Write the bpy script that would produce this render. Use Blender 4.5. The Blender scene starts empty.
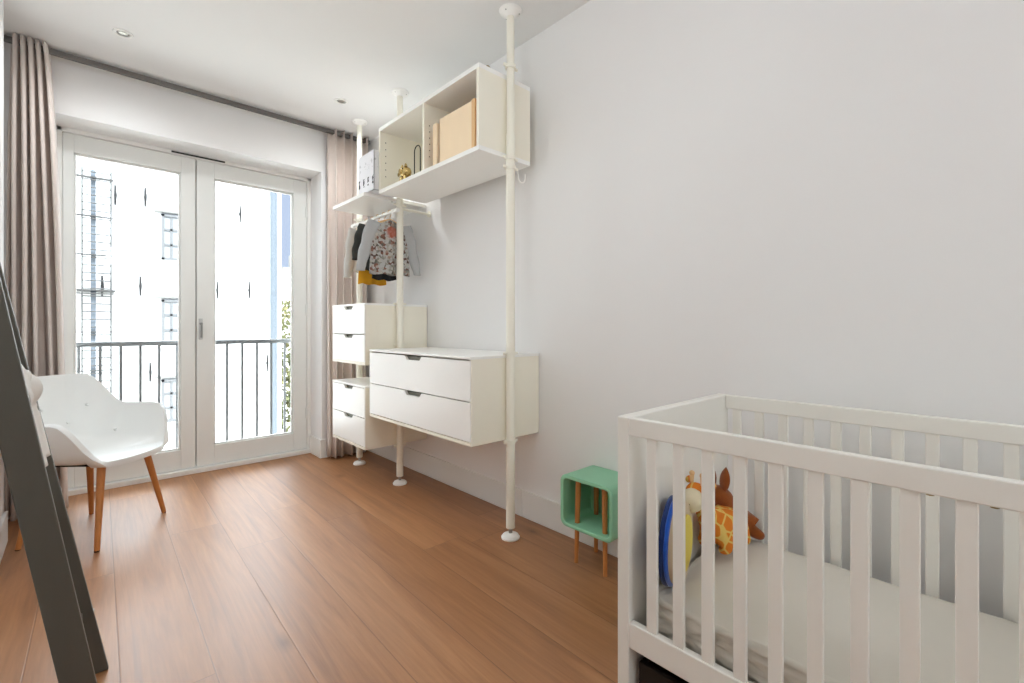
import bpy, bmesh, math, random
from math import sin, cos, pi, radians, sqrt, atan2
from mathutils import Vector, Matrix, noise

SC = bpy.context.scene
COL = SC.collection

# ------------------------------------------------------------------ camera
FPX = 465.0
YAW = atan2(432.0, 465.0)
cd = bpy.data.cameras.new('camera')
cam = bpy.data.objects.new('camera', cd)
COL.objects.link(cam)
cam.location = (0, 0, 1.10)
cam.rotation_euler = (pi / 2, 0, -YAW)
cd.sensor_fit = 'HORIZONTAL'
cd.sensor_width = 36
cd.lens = FPX / 1024 * 36
cd.shift_y = -14.5 / 1024
cd.clip_start = 0.02
cd.clip_end = 300
SC.camera = cam

# ------------------------------------------------------------------ light
SC.view_settings.view_transform = 'Standard'
SC.view_settings.look = 'None'
SC.view_settings.gamma = 1
SC.view_settings.use_curve_mapping = False
SC.view_settings.exposure = 1.22
SC.cycles.diffuse_bounces = 8
SC.cycles.max_bounces = 14

w = bpy.data.worlds.new('sky')
SC.world = w
w.use_nodes = True
bg = w.node_tree.nodes['Background']
_nt = w.node_tree
_tc = _nt.nodes.new('ShaderNodeTexCoord')
_sp = _nt.nodes.new('ShaderNodeSeparateXYZ')
_nt.links.new(_tc.outputs['Generated'], _sp.inputs[0])
# pale blue near the horizon, unseen sky higher up brightened to fill the room
_rc = _nt.nodes.new('ShaderNodeValToRGB')
_rc.color_ramp.elements[0].position = 0.24
_rc.color_ramp.elements[0].color = (0.64, 0.76, 1.0, 1)
_rc.color_ramp.elements[1].position = 0.40
_rc.color_ramp.elements[1].color = (0.84, 0.93, 1.0, 1)
_nt.links.new(_sp.outputs[2], _rc.inputs[0])
_nt.links.new(_rc.outputs[0], bg.inputs[0])
_mr = _nt.nodes.new('ShaderNodeMapRange')
for _i, _v in zip(('From Min', 'From Max', 'To Min', 'To Max'), (0.27, 0.50, 0.40, 5.0)):
    _mr.inputs[_i].default_value = _v
_nt.links.new(_sp.outputs[2], _mr.inputs['Value'])
_nt.links.new(_mr.outputs[0], bg.inputs[1])

sd = bpy.data.lights.new('sun', 'SUN')
sd.energy = 2.5
sd.angle = radians(0.6)
sd.color = (0.90, 0.96, 1.0)
sun = bpy.data.objects.new('sun', sd)
COL.objects.link(sun)
sun.location = (2, -6, 12)
sun.rotation_euler = Vector((0.25, 1.0, -0.95)).to_track_quat('-Z', 'Y').to_euler()


def area(name, loc, direction, sx, sy, energy, color, portal=False):
    d = bpy.data.lights.new(name, 'AREA')
    d.shape = 'RECTANGLE'
    d.size, d.size_y = sx, sy
    d.energy = energy
    d.color = color
    o = bpy.data.objects.new(name, d)
    COL.objects.link(o)
    o.location = loc
    o.rotation_euler = Vector(direction).to_track_quat('-Z', 'Z').to_euler()
    if portal:
        d.cycles.is_portal = True
    return o


# added fill light behind the camera, no fitting
ld = bpy.data.lights.new('fill_behind_camera', 'POINT')
ld.energy = 20.5
ld.color = (0.85, 0.94, 1.0)
ld.shadow_soft_size = 0.20
lamp = bpy.data.objects.new('fill_behind_camera', ld)
COL.objects.link(lamp)
lamp.location = (0.55, -2.60, 2.40)
# second added fill light, nearer the window and above the view
l2 = bpy.data.lights.new('fill_above_view', 'POINT')
l2.energy = 5.0
l2.color = (0.88, 0.95, 1.0)
l2.shadow_soft_size = 0.22
lamp2 = bpy.data.objects.new('fill_above_view', l2)
COL.objects.link(lamp2)
lamp2.location = (0.40, 1.15, 2.32)
area('balcony_sky', (0.68, 4.30, 1.25), (0, -1, 0), 1.6, 2.3, 1, (1, 1, 1), portal=True)


# ------------------------------------------------------------------ materials
def lin(r, g, b):
    def f(x):
        x /= 255
        return x / 12.92 if x <= 0.04045 else ((x + 0.055) / 1.055) ** 2.4
    return (f(r), f(g), f(b), 1)


MATS = {}


def mat(name, rgb, rough=0.5, spec=0.5, metal=0.0, var=0.0, scale=20, bump=0.0, bscale=200, stretch=(1, 1, 1), sheen=0):
    m = bpy.data.materials.new(name)
    m.use_nodes = True
    nt = m.node_tree
    b = nt.nodes['Principled BSDF']
    c = lin(*rgb)
    b.inputs['Base Color'].default_value = c
    b.inputs['Roughness'].default_value = rough
    b.inputs['Metallic'].default_value = metal
    b.inputs['Specular IOR Level'].default_value = spec
    if sheen:
        b.inputs['Sheen Weight'].default_value = sheen
    tc = nt.nodes.new('ShaderNodeTexCoord')
    mp = nt.nodes.new('ShaderNodeMapping')
    mp.inputs['Scale'].default_value = stretch
    nt.links.new(tc.outputs['Object'], mp.inputs[0])
    if var:
        n = nt.nodes.new('ShaderNodeTexNoise')
        n.inputs['Scale'].default_value = scale
        n.inputs['Detail'].default_value = 5
        nt.links.new(mp.outputs[0], n.inputs['Vector'])
        mx = nt.nodes.new('ShaderNodeMix')
        mx.data_type = 'RGBA'
        mx.inputs['A'].default_value = tuple(x * (1 - var) for x in c[:3]) + (1,)
        mx.inputs['B'].default_value = tuple(min(1, x * (1 + var)) for x in c[:3]) + (1,)
        nt.links.new(n.outputs['Fac'], mx.inputs['Factor'])
        nt.links.new(mx.outputs['Result'], b.inputs['Base Color'])
    if bump:
        n2 = nt.nodes.new('ShaderNodeTexNoise')
        n2.inputs['Scale'].default_value = bscale
        n2.inputs['Detail'].default_value = 4
        nt.links.new(mp.outputs[0], n2.inputs['Vector'])
        bp = nt.nodes.new('ShaderNodeBump')
        bp.inputs['Strength'].default_value = bump
        bp.inputs['Distance'].default_value = 0.002
        nt.links.new(n2.outputs['Fac'], bp.inputs['Height'])
        nt.links.new(bp.outputs[0], b.inputs['Normal'])
    MATS[name] = m
    return m


M_WALL = mat('wall_paint', (238, 237, 236), 0.75, 0.3, bump=0.05, bscale=60, var=0.015, scale=2)
M_CEIL = mat('ceiling_paint', (238, 238, 237), 0.8, 0.2, var=0.01, scale=2)
M_TRIM = mat('trim_paint', (236, 235, 231), 0.4, 0.5, var=0.01, scale=4)
M_DOOR = mat('door_paint', (233, 234, 231), 0.35, 0.5, var=0.01, scale=4)
M_LACQ = mat('white_lacquer', (248, 247, 243), 0.3, 0.5, var=0.01, scale=5)
M_CREAM = mat('cream_laminate', (246, 241, 226), 0.42, 0.45, var=0.012, scale=6)
M_POST = mat('cream_post', (244, 240, 226), 0.35, 0.5, var=0.01, scale=6)
M_CRIB = mat('crib_paint', (236, 234, 227), 0.45, 0.4, var=0.015, scale=6)
M_STEEL = mat('steel', (170, 168, 160), 0.3, 0.5, 1.0, var=0.05, scale=40)
M_BRUSHED = mat('brushed_steel', (150, 150, 148), 0.45, 0.5, 0.5, var=0.03)
M_PLATE = mat('satin_plate', (200, 201, 200), 0.45, 0.5, 0.2, var=0.03)
M_DARKSLOT = mat('dark_slot', (38, 36, 32), 0.6, 0.3, var=0.1, scale=30)
M_RECESS = mat('recess_olive', (92, 88, 72), 0.45, 0.4, 0.3, var=0.1, scale=30)
M_RAILBLK = mat('grey_rail', (112, 108, 104), 0.4, 0.5, 0.4, var=0.05, scale=30)
M_CURTAIN = mat('curtain_taupe', (222, 210, 202), 0.9, 0.1, var=0.06, scale=60, bump=0.25, bscale=500, stretch=(1, 1, 0.4), sheen=0.2)
M_CHAIR = mat('white_leather', (236, 237, 235), 0.38, 0.45, var=0.02, scale=8, bump=0.1, bscale=260)
M_OAK = mat('oak_leg', (196, 128, 70), 0.45, 0.4, var=0.22, scale=14, stretch=(6, 6, 0.6))
M_LADDER = mat('charcoal_wood', (84, 81, 73), 0.42, 0.4, var=0.08, scale=10, stretch=(3, 3, 0.5))
M_CLOTH = mat('white_cloth', (232, 229, 224), 0.9, 0.1, var=0.04, scale=20, bump=0.2, bscale=300)
M_MINT = mat('mint_paint', (146, 203, 168), 0.45, 0.4, var=0.03, scale=6)
M_SHEET = mat('sheet', (218, 213, 203), 0.85, 0.1, var=0.02, scale=10, bump=0.12, bscale=400)
M_BLACK = mat('black_metal', (40, 38, 36), 0.45, 0.5, 0.6, var=0.05)
M_GOLD = mat('gold_paint', (205, 180, 120), 0.25, 0.6, 0.85, var=0.15, scale=30)
M_BRASS = mat('brass_dark', (150, 128, 72), 0.4, 0.5, 0.7, var=0.1)
M_PEACH = mat('peach_board', (250, 226, 192), 0.6, 0.3, var=0.05, scale=12, stretch=(1, 1, 0.3))
M_PEACHD = mat('peach_board_edge', (232, 192, 142), 0.6, 0.3, var=0.08, scale=12)
M_NAVY = mat('navy_felt', (38, 60, 118), 0.9, 0.1, var=0.12, scale=40, sheen=0.3)
M_BLUE = mat('royal_blue_velvet', (30, 92, 200), 0.75, 0.2, var=0.25, scale=60, sheen=0.6)
M_BEIGE = mat('beige_felt', (205, 188, 160), 0.9, 0.1, var=0.05, scale=40)
M_YELL = mat('yellow_felt', (228, 208, 104), 0.9, 0.1, var=0.06, scale=40)
M_BROWN = mat('brown_plush', (150, 82, 36), 0.9, 0.1, var=0.25, scale=50, bump=0.5, bscale=400, sheen=0.4)
M_CREAMPL = mat('cream_plush', (226, 214, 184), 0.9, 0.1, var=0.06, scale=60, bump=0.4, bscale=400)
M_EYE = mat('black_bead', (14, 12, 12), 0.25, 0.6)
M_FACADE = mat('white_render', (238, 236, 232), 0.9, 0.1, var=0.015, scale=1)
M_FGLASS = mat('window_glass_dark', (140, 141, 142), 0.6, 0.2, var=0.08, scale=2)
M_FFRAME = mat('window_frame_white', (104, 104, 104), 0.6, 0.3)
M_LINTEL = mat('grey_stone', (120, 118, 114), 0.8, 0.2, var=0.06)
M_IRON = mat('iron', (46, 44, 44), 0.6, 0.3, 0.3)
M_PIPE = mat('zinc_pipe', (100, 106, 112), 0.6, 0.4, 0.3, var=0.05)
M_LADDERX = mat('galvanised_grey', (72, 70, 68), 0.6, 0.4, 0.3)
M_BALC = mat('balcony_metal', (118, 118, 118), 0.5, 0.4, 0.4)
M_MUSTARD = mat('mustard_cotton', (220, 160, 44), 0.9, 0.1, var=0.08, scale=40)
M_CHARC = mat('charcoal_cotton', (66, 68, 66), 0.9, 0.1, var=0.12, scale=40, bump=0.2, bscale=300)
M_DKNAVY = mat('dark_denim', (46, 48, 52), 0.9, 0.1, var=0.15, scale=40)
M_WHITEC = mat('white_cotton', (226, 224, 218), 0.9, 0.1, var=0.05, scale=30)
M_GREYC = mat('grey_marl', (186, 187, 187), 0.9, 0.1, var=0.1, scale=200)
M_PAVE = mat('street_paving', (200, 197, 190), 0.9, 0.1, var=0.1, scale=1)
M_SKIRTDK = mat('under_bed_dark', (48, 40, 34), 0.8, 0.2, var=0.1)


def nodes_of(name):
    m = bpy.data.materials.new(name)
    m.use_nodes = True
    return m, m.node_tree, m.node_tree.nodes['Principled BSDF']


def mth(nt, op, a, b=None, c=None):
    n = nt.nodes.new('ShaderNodeMath')
    n.operation = op
    for i, v in enumerate((a, b, c)):
        if v is None:
            continue
        if isinstance(v, (int, float)):
            n.inputs[i].default_value = v
        else:
            nt.links.new(v, n.inputs[i])
    return n.outputs[0]


def ramp(nt, fac, stops):
    r = nt.nodes.new('ShaderNodeValToRGB')
    el = r.color_ramp.elements
    while len(el) < len(stops):
        el.new(0.5)
    for e, (p, c) in zip(el, stops):
        e.position = p
        e.color = c
    nt.links.new(fac, r.inputs[0])
    return r.outputs[0]


# oak floor: wide planks running (almost) along the room
def floor_material():
    m, nt, b = nodes_of('oak_floor')
    tc = nt.nodes.new('ShaderNodeTexCoord')
    sep = nt.nodes.new('ShaderNodeSeparateXYZ')
    nt.links.new(tc.outputs['Object'], sep.inputs[0])
    X, Y = sep.outputs[0], sep.outputs[1]
    W, L = 0.229, 2.15
    xr = mth(nt, 'SUBTRACT', X, mth(nt, 'MULTIPLY', Y, 0.0235))
    xs = mth(nt, 'DIVIDE', mth(nt, 'SUBTRACT', xr, 0.963 - 0.229 * 20), W)
    row = mth(nt, 'FLOOR', xs)
    fx = mth(nt, 'FRACT', xs)
    wn = nt.nodes.new('ShaderNodeTexWhiteNoise')
    wn.noise_dimensions = '1D'
    nt.links.new(row, wn.inputs['W'])
    ys = mth(nt, 'DIVIDE', mth(nt, 'ADD', mth(nt, 'ADD', Y, 10.25), mth(nt, 'MULTIPLY', wn.outputs['Value'], L)), L)
    colm = mth(nt, 'FLOOR', ys)
    fy = mth(nt, 'FRACT', ys)
    cmb = nt.nodes.new('ShaderNodeCombineXYZ')
    nt.links.new(row, cmb.inputs[0])
    nt.links.new(colm, cmb.inputs[1])
    wn2 = nt.nodes.new('ShaderNodeTexWhiteNoise')
    wn2.noise_dimensions = '2D'
    nt.links.new(cmb.outputs[0], wn2.inputs['Vector'])
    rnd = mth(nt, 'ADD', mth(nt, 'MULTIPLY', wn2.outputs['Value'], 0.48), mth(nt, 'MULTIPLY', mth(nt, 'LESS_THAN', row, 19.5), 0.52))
    # grain, stretched along the plank and shifted per plank
    g = nt.nodes.new('ShaderNodeCombineXYZ')
    nt.links.new(mth(nt, 'ADD', xr, mth(nt, 'MULTIPLY', rnd, 37.0)), g.inputs[0])
    nt.links.new(mth(nt, 'MULTIPLY', Y, 0.055), g.inputs[1])
    nt.links.new(mth(nt, 'MULTIPLY', rnd, 11.0), g.inputs[2])
    n1 = nt.nodes.new('ShaderNodeTexNoise')
    n1.inputs['Scale'].default_value = 13
    n1.inputs['Detail'].default_value = 8
    n1.inputs['Roughness'].default_value = 0.65
    n1.inputs['Distortion'].default_value = 1.0
    nt.links.new(g.outputs[0], n1.inputs['Vector'])
    n2 = nt.nodes.new('ShaderNodeTexNoise')
    n2.inputs['Scale'].default_value = 90
    n2.inputs['Detail'].default_value = 3
    nt.links.new(g.outputs[0], n2.inputs['Vector'])
    base = ramp(nt, n1.outputs['Fac'], [(0.25, lin(142, 95, 60)), (0.5, lin(170, 119, 78)), (0.78, lin(188, 138, 96))])
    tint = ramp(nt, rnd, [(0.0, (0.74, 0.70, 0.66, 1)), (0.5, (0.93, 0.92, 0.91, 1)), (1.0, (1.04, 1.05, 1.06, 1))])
    mx = nt.nodes.new('ShaderNodeMix')
    mx.data_type = 'RGBA'
    mx.blend_type = 'MULTIPLY'
    mx.inputs['Factor'].default_value = 1
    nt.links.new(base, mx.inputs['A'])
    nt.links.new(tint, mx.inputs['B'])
    fine = ramp(nt, n2.outputs['Fac'], [(0.3, (0.91, 0.91, 0.91, 1)), (0.7, (1.05, 1.05, 1.05, 1))])
    mx2 = nt.nodes.new('ShaderNodeMix')
    mx2.data_type = 'RGBA'
    mx2.blend_type = 'MULTIPLY'
    mx2.inputs['Factor'].default_value = 1
    nt.links.new(mx.outputs['Result'], mx2.inputs['A'])
    nt.links.new(fine, mx2.inputs['B'])
    # knots
    k = nt.nodes.new('ShaderNodeCombineXYZ')
    nt.links.new(mth(nt, 'ADD', xr, mth(nt, 'MULTIPLY', rnd, 9.0)), k.inputs[0])
    nt.links.new(mth(nt, 'MULTIPLY', Y, 0.6), k.inputs[1])
    vo = nt.nodes.new('ShaderNodeTexVoronoi')
    vo.inputs['Scale'].default_value = 2.6
    nt.links.new(k.outputs[0], vo.inputs['Vector'])
    kn = ramp(nt, vo.outputs['Distance'], [(0.0, (0.35, 0.32, 0.30, 1)), (0.05, (0.75, 0.73, 0.7, 1)), (0.11, (1, 1, 1, 1))])
    mx3 = nt.nodes.new('ShaderNodeMix')
    mx3.data_type = 'RGBA'
    mx3.blend_type = 'MULTIPLY'
    mx3.inputs['Factor'].default_value = 0.8
    nt.links.new(mx2.outputs['Result'], mx3.inputs['A'])
    nt.links.new(kn, mx3.inputs['B'])
    # seams
    ex = mth(nt, 'MINIMUM', fx, mth(nt, 'SUBTRACT', 1.0, fx))
    ey = mth(nt, 'MULTIPLY', mth(nt, 'MINIMUM', fy, mth(nt, 'SUBTRACT', 1.0, fy)), L / W)
    e = mth(nt, 'MINIMUM', ex, ey)
    seam = ramp(nt, e, [(0.0, (0.38, 0.34, 0.3, 1)), (0.010, (1, 1, 1, 1))])
    mx4 = nt.nodes.new('ShaderNodeMix')
    mx4.data_type = 'RGBA'
    mx4.blend_type = 'MULTIPLY'
    mx4.inputs['Factor'].default_value = 0.75
    nt.links.new(mx3.outputs['Result'], mx4.inputs['A'])
    nt.links.new(seam, mx4.inputs['B'])
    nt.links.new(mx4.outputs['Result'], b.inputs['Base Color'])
    rr = mth(nt, 'ADD', mth(nt, 'MULTIPLY', n1.outputs['Fac'], 0.14), 0.33)
    nt.links.new(rr, b.inputs['Roughness'])
    b.inputs['Specular IOR Level'].default_value = 0.6
    bp = nt.nodes.new('ShaderNodeBump')
    bp.inputs['Strength'].default_value = 0.25
    bp.inputs['Distance'].default_value = 0.002
    hh = mth(nt, 'ADD', mth(nt, 'MULTIPLY', n2.outputs['Fac'], 0.35), mth(nt, 'MULTIPLY', mth(nt, 'MINIMUM', mth(nt, 'MULTIPLY', e, 60.0), 1.0), 1.0))
    nt.links.new(hh, bp.inputs['Height'])
    nt.links.new(bp.outputs[0], b.inputs['Normal'])
    return m


M_FLOOR = floor_material()


def glass_material():
    m = bpy.data.materials.new('pane_glass')
    m.use_nodes = True
    nt = m.node_tree
    nt.nodes.clear()
    o = nt.nodes.new('ShaderNodeOutputMaterial')
    t = nt.nodes.new('ShaderNodeBsdfTransparent')
    t.inputs[0].default_value = (0.97, 0.98, 0.98, 1)
    g = nt.nodes.new('ShaderNodeBsdfGlossy')
    g.inputs['Roughness'].default_value = 0.02
    f = nt.nodes.new('ShaderNodeFresnel')
    f.inputs[0].default_value = 1.25
    mx = nt.nodes.new('ShaderNodeMixShader')
    nt.links.new(f.outputs[0], mx.inputs[0])
    nt.links.new(t.outputs[0], mx.inputs[1])
    nt.links.new(g.outputs[0], mx.inputs[2])
    nt.links.new(mx.outputs[0], o.inputs[0])
    return m


M_GLASS = glass_material()


def spotted(name, base, stops, scale, feature='F1', dist=False, rough=0.9):
    """voronoi print: each cell gets a colour from the ramp"""
    m, nt, b = nodes_of(name)
    tc = nt.nodes.new('ShaderNodeTexCoord')
    v = nt.nodes.new('ShaderNodeTexVoronoi')
    v.feature = feature
    v.inputs['Scale'].default_value = scale
    nt.links.new(tc.outputs['Object'], v.inputs['Vector'])
    c = ramp(nt, v.outputs['Distance'], stops)
    nt.links.new(c, b.inputs['Base Color'])
    b.inputs['Roughness'].default_value = rough
    b.inputs['Specular IOR Level'].default_value = 0.15
    return m


M_GIRAFFE = spotted('giraffe_plush', None, [(0.0, lin(226, 196, 110)), (0.055, lin(226, 190, 100)), (0.09, lin(222, 130, 48)), (1, lin(214, 118, 40))], 26, 'DISTANCE_TO_EDGE')
M_DOTTED = spotted('dotted_muslin', None, [(0.0, lin(70, 68, 66)), (0.13, lin(90, 88, 84)), (0.2, lin(232, 229, 224)), (1, lin(236, 233, 228))], 17)


def floral():
    m, nt, b = nodes_of('floral_print')
    tc = nt.nodes.new('ShaderNodeTexCoord')
    v = nt.nodes.new('ShaderNodeTexVoronoi')
    v.inputs['Scale'].default_value = 62
    nt.links.new(tc.outputs['Object'], v.inputs['Vector'])
    sp = nt.nodes.new('ShaderNodeSeparateColor')
    nt.links.new(v.outputs['Color'], sp.inputs[0])
    c = ramp(nt, sp.outputs[0], [(0.0, lin(186, 186, 184)), (0.42, lin(178, 176, 172)), (0.46, lin(84, 66, 58)), (0.60, lin(136, 92, 78)), (0.70, lin(190, 186, 176)), (0.86, lin(92, 92, 84)), (1, lin(206, 200, 190))])
    r = nt.nodes.new('ShaderNodeValToRGB')
    r.color_ramp.interpolation = 'CONSTANT'
    # a red bloom high on the chest
    n = nt.nodes.new('ShaderNodeVectorMath')
    n.operation = 'DISTANCE'
    n.inputs[1].default_value = (0.0, -0.02, -0.145)
    nt.links.new(tc.outputs['Object'], n.inputs[0])
    nz = nt.nodes.new('ShaderNodeTexNoise')
    nz.inputs['Scale'].default_value = 60
    nt.links.new(tc.outputs['Object'], nz.inputs['Vector'])
    dd = mth(nt, 'ADD', n.outputs['Value'], mth(nt, 'MULTIPLY', nz.outputs['Fac'], 0.05))
    fac = ramp(nt, dd, [(0.055, (0.85, 0.85, 0.85, 1)), (0.075, (0, 0, 0, 1))])
    mx = nt.nodes.new('ShaderNodeMix')
    mx.data_type = 'RGBA'
    nt.links.new(fac, mx.inputs['Factor'])
    nt.links.new(c, mx.inputs['A'])
    mx.inputs['B'].default_value = lin(176, 92, 70)
    nt.links.new(mx.outputs['Result'], b.inputs['Base Color'])
    b.inputs['Roughness'].default_value = 0.9
    return m


M_FLORAL = floral()


def ivy_mat():
    m, nt, b = nodes_of('ivy_leaves')
    tc = nt.nodes.new('ShaderNodeTexCoord')
    n = nt.nodes.new('ShaderNodeTexNoise')
    n.inputs['Scale'].default_value = 0.8
    n.inputs['Detail'].default_value = 6
    nt.links.new(tc.outputs['Object'], n.inputs['Vector'])
    c = ramp(nt, n.outputs['Fac'], [(0.3, lin(58, 70, 44)), (0.5, lin(96, 96, 62)), (0.7, lin(134, 124, 82))])
    nt.links.new(c, b.inputs['Base Color'])
    b.inputs['Roughness'].default_value = 0.8
    return m


M_IVY = ivy_mat()


# ------------------------------------------------------------------ mesh helpers
class MB:
    def __init__(self):
        self.bm = bmesh.new()

    def box(self, x0, x1, y0, y1, z0, z1, bev=0.0, seg=2, mtx=None):
        b = bmesh.new()
        bmesh.ops.create_cube(b, size=1)
        for v in b.verts:
            v.co = Vector(((x0 + x1) / 2 + v.co.x * (x1 - x0), (y0 + y1) / 2 + v.co.y * (y1 - y0), (z0 + z1) / 2 + v.co.z * (z1 - z0)))
        if bev:
            bmesh.ops.bevel(b, geom=list(b.edges), offset=bev, segments=seg, affect='EDGES', profile=0.5)
        self.add(b, mtx)
        return self

    def add(self, b, mtx=None):
        if mtx is not None:
            b.transform(mtx)
        me = bpy.data.meshes.new('tmp')
        b.to_mesh(me)
        b.free()
        self.bm.from_mesh(me)
        bpy.data.meshes.remove(me)

    def tube(self, pts, r, n=12, caps=True, radii=None):
        pts = [Vector(p) for p in pts]
        rings = []
        segs = [(b_ - a_).normalized() for a_, b_ in zip(pts, pts[1:])]
        up = min((Vector((0, 0, 1)), Vector((1, 0, 0)), Vector((0, 1, 0))), key=lambda c_: max(abs(c_.dot(q_)) for q_ in segs))
        for i, p in enumerate(pts):
            if i == 0:
                t = pts[1] - p
            elif i == len(pts) - 1:
                t = p - pts[i - 1]
            else:
                t = (pts[i + 1] - p).normalized() + (p - pts[i - 1]).normalized()
            t.normalize()
            u = t.cross(up).normalized()
            v = t.cross(u).normalized()
            rr = radii[i] if radii else r
            rings.append([self.bm.verts.new(p + u * (rr * cos(2 * pi * k / n)) + v * (rr * sin(2 * pi * k / n))) for k in range(n)])
        for a, b in zip(rings, rings[1:]):
            for k in range(n):
                self.bm.faces.new((a[k], a[(k + 1) % n], b[(k + 1) % n], b[k]))
        if caps:
            self.bm.faces.new(rings[0][::-1])
            self.bm.faces.new(rings[-1])
        return self

    def lathe(self, prof, cx=0, cy=0, cz=0, n=24, axis='z'):
        rings = []
        for r, h in prof:
            r = max(r, 1e-4)
            ring = []
            for k in range(n):
                a = 2 * pi * k / n
                if axis == 'z':
                    ring.append(self.bm.verts.new((cx + r * cos(a), cy + r * sin(a), cz + h)))
                elif axis == 'y':
                    ring.append(self.bm.verts.new((cx + r * cos(a), cy + h, cz + r * sin(a))))
                else:
                    ring.append(self.bm.verts.new((cx + h, cy + r * cos(a), cz + r * sin(a))))
            rings.append(ring)
        for a, b in zip(rings, rings[1:]):
            for k in range(n):
                self.bm.faces.new((a[k], a[(k + 1) % n], b[(k + 1) % n], b[k]))
        self.bm.faces.new(rings[0][::-1])
        self.bm.faces.new(rings[-1])
        return self

    def prism(self, poly, axis, a0, a1, bev=0):
        """polygon in the plane normal to axis, extruded from a0 to a1"""
        def P(p, h):
            if axis == 'x':
                return (h, p[0], p[1])
            if axis == 'y':
                return (p[0], h, p[1])
            return (p[0], p[1], h)
        b = bmesh.new()
        A = [b.verts.new(P(p, a0)) for p in poly]
        B = [b.verts.new(P(p, a1)) for p in poly]
        b.faces.new(A)
        b.faces.new(B[::-1])
        n = len(poly)
        for i in range(n):
            b.faces.new((A[i], B[i], B[(i + 1) % n], A[(i + 1) % n]))
        bmesh.ops.recalc_face_normals(b, faces=b.faces)
        if bev:
            bmesh.ops.bevel(b, geom=list(b.edges), offset=bev, segments=2, affect='EDGES', profile=0.5)
        self.add(b)
        return self

    def grid(self, f, nu, nv, closed_u=False):
        vs = [[self.bm.verts.new(f(i / (nu if closed_u else nu - 1), j / (nv - 1))) for j in range(nv)] for i in range(nu)]
        m = nu if closed_u else nu - 1
        for i in range(m):
            for j in range(nv - 1):
                i2 = (i + 1) % nu
                self.bm.faces.new((vs[i][j], vs[i2][j], vs[i2][j + 1], vs[i][j + 1]))
        return self

    def sphere(self, c, r, sx=1, sy=1, sz=1, seg=16):
        b = bmesh.new()
        bmesh.ops.create_uvsphere(b, u_segments=seg, v_segments=max(6, seg // 2), radius=r)
        for v in b.verts:
            v.co = Vector((c[0] + v.co.x * sx, c[1] + v.co.y * sy, c[2] + v.co.z * sz))
        self.add(b)
        return self

    def build(self, name, m, parent=None, smooth=False, origin=None):
        bmesh.ops.recalc_face_normals(self.bm, faces=self.bm.faces)
        me = bpy.data.meshes.new(name)
        if origin is not None:
            bmesh.ops.translate(self.bm, verts=self.bm.verts, vec=-Vector(origin))
        self.bm.to_mesh(me)
        self.bm.free()
        if smooth:
            for p in me.polygons:
                p.use_smooth = True
        o = bpy.data.objects.new(name, me)
        me.materials.append(m)
        COL.objects.link(o)
        if origin is not None:
            o.location = origin
        if parent is not None:
            o.parent = parent
        return o


def smooth_angle(o, deg=35):
    me = o.data
    for p in me.polygons:
        p.use_smooth = True
    try:
        me.set_sharp_from_angle(angle=radians(deg))
    except Exception:
        pass
    return o


def subsurf(o, n=2):
    md = o.modifiers.new('subdivision', 'SUBSURF')
    md.levels = md.render_levels = n
    return o


def tag(o, label=None, cat=None, group=None, kind=None):
    if label:
        o['label'] = label
    if cat:
        o['category'] = cat
    if group:
        o['group'] = group
    if kind:
        o['kind'] = kind
    return o


def thing(name, loc, label, cat, rz=0, group=None):
    o = bpy.data.objects.new(name, None)
    COL.objects.link(o)
    o.location = loc
    o.rotation_euler = (0, 0, rz)
    o.empty_display_size = 0.1
    return tag(o, label, cat, group)


def structure(o):
    o['kind'] = 'structure'
    return o


def copy_tree(o, parent=None):
    c = o.copy()
    COL.objects.link(c)
    c.parent = parent
    for ch in list(o.children):
        copy_tree(ch, c)
    return c


# ------------------------------------------------------------------ room
XL, XR = -0.285, 1.89
YB, YW, YD = -4.40, 3.95, 4.22
ZC = 2.75

structure(MB().box(-1.2, 2.1, -4.6, 4.36, -0.12, 0).build('floor', M_FLOOR))
structure(MB().box(-1.2, 2.1, -4.6, 4.36, ZC, ZC + 0.15).build('ceiling', M_CEIL))
structure(MB().box(XR, XR + 0.21, -4.6, 4.36, 0, ZC).build('wall_right', M_WALL))
structure(MB().box(XL - 0.12, XL, YB, 3.50, 0, ZC).build('wall_left', M_WALL))
# recess behind the left curtain
wb = MB()
wb.box(-0.75, -0.63, 3.38, YW, 0, ZC)
wb.box(-0.75, -0.39, 3.38, 3.50, 0, ZC)
structure(wb.build('wall_left_recess', M_WALL))
# window wall: pier left, pier right, header
wb = MB()
wb.box(-0.75, -0.11, YW, 4.36, 0, ZC)
wb.box(1.485, XR, YW, 4.36, 0, ZC)
wb.box(-0.11, 1.485, YW, 4.36, 2.40, ZC)
structure(wb.build('wall_front', M_WALL))
structure(MB().box(XL - 0.12, XR, YB - 0.15, YB, 0, ZC).build('wall_back', M_WALL))

# baseboards
BBH, BBT = 0.155, 0.014
structure(MB().box(XR - BBT, XR, 1.935, YW, 0, BBH, 0.003).build('baseboard_right', M_TRIM))
structure(MB().box(XR - BBT, XR, YB, 1.933, 0, BBH, 0.003).build('baseboard_right_near', M_TRIM))
o = MB()
o.box(XL, XL + BBT, YB, 3.50 + BBT, 0, BBH, 0.003)
o.box(XL - 0.12, XL, 3.50, 3.50 + BBT, 0, BBH, 0.003)
structure(o.build('baseboard_left', M_TRIM))
o = MB()
o.box(1.485, XR, YW - BBT, YW, 0, BBH, 0.003)
o.box(1.485 - BBT, 1.485, YW - BBT, YD - 0.03, 0, BBH, 0.003)
structure(o.build('baseboard_front', M_TRIM))

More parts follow.
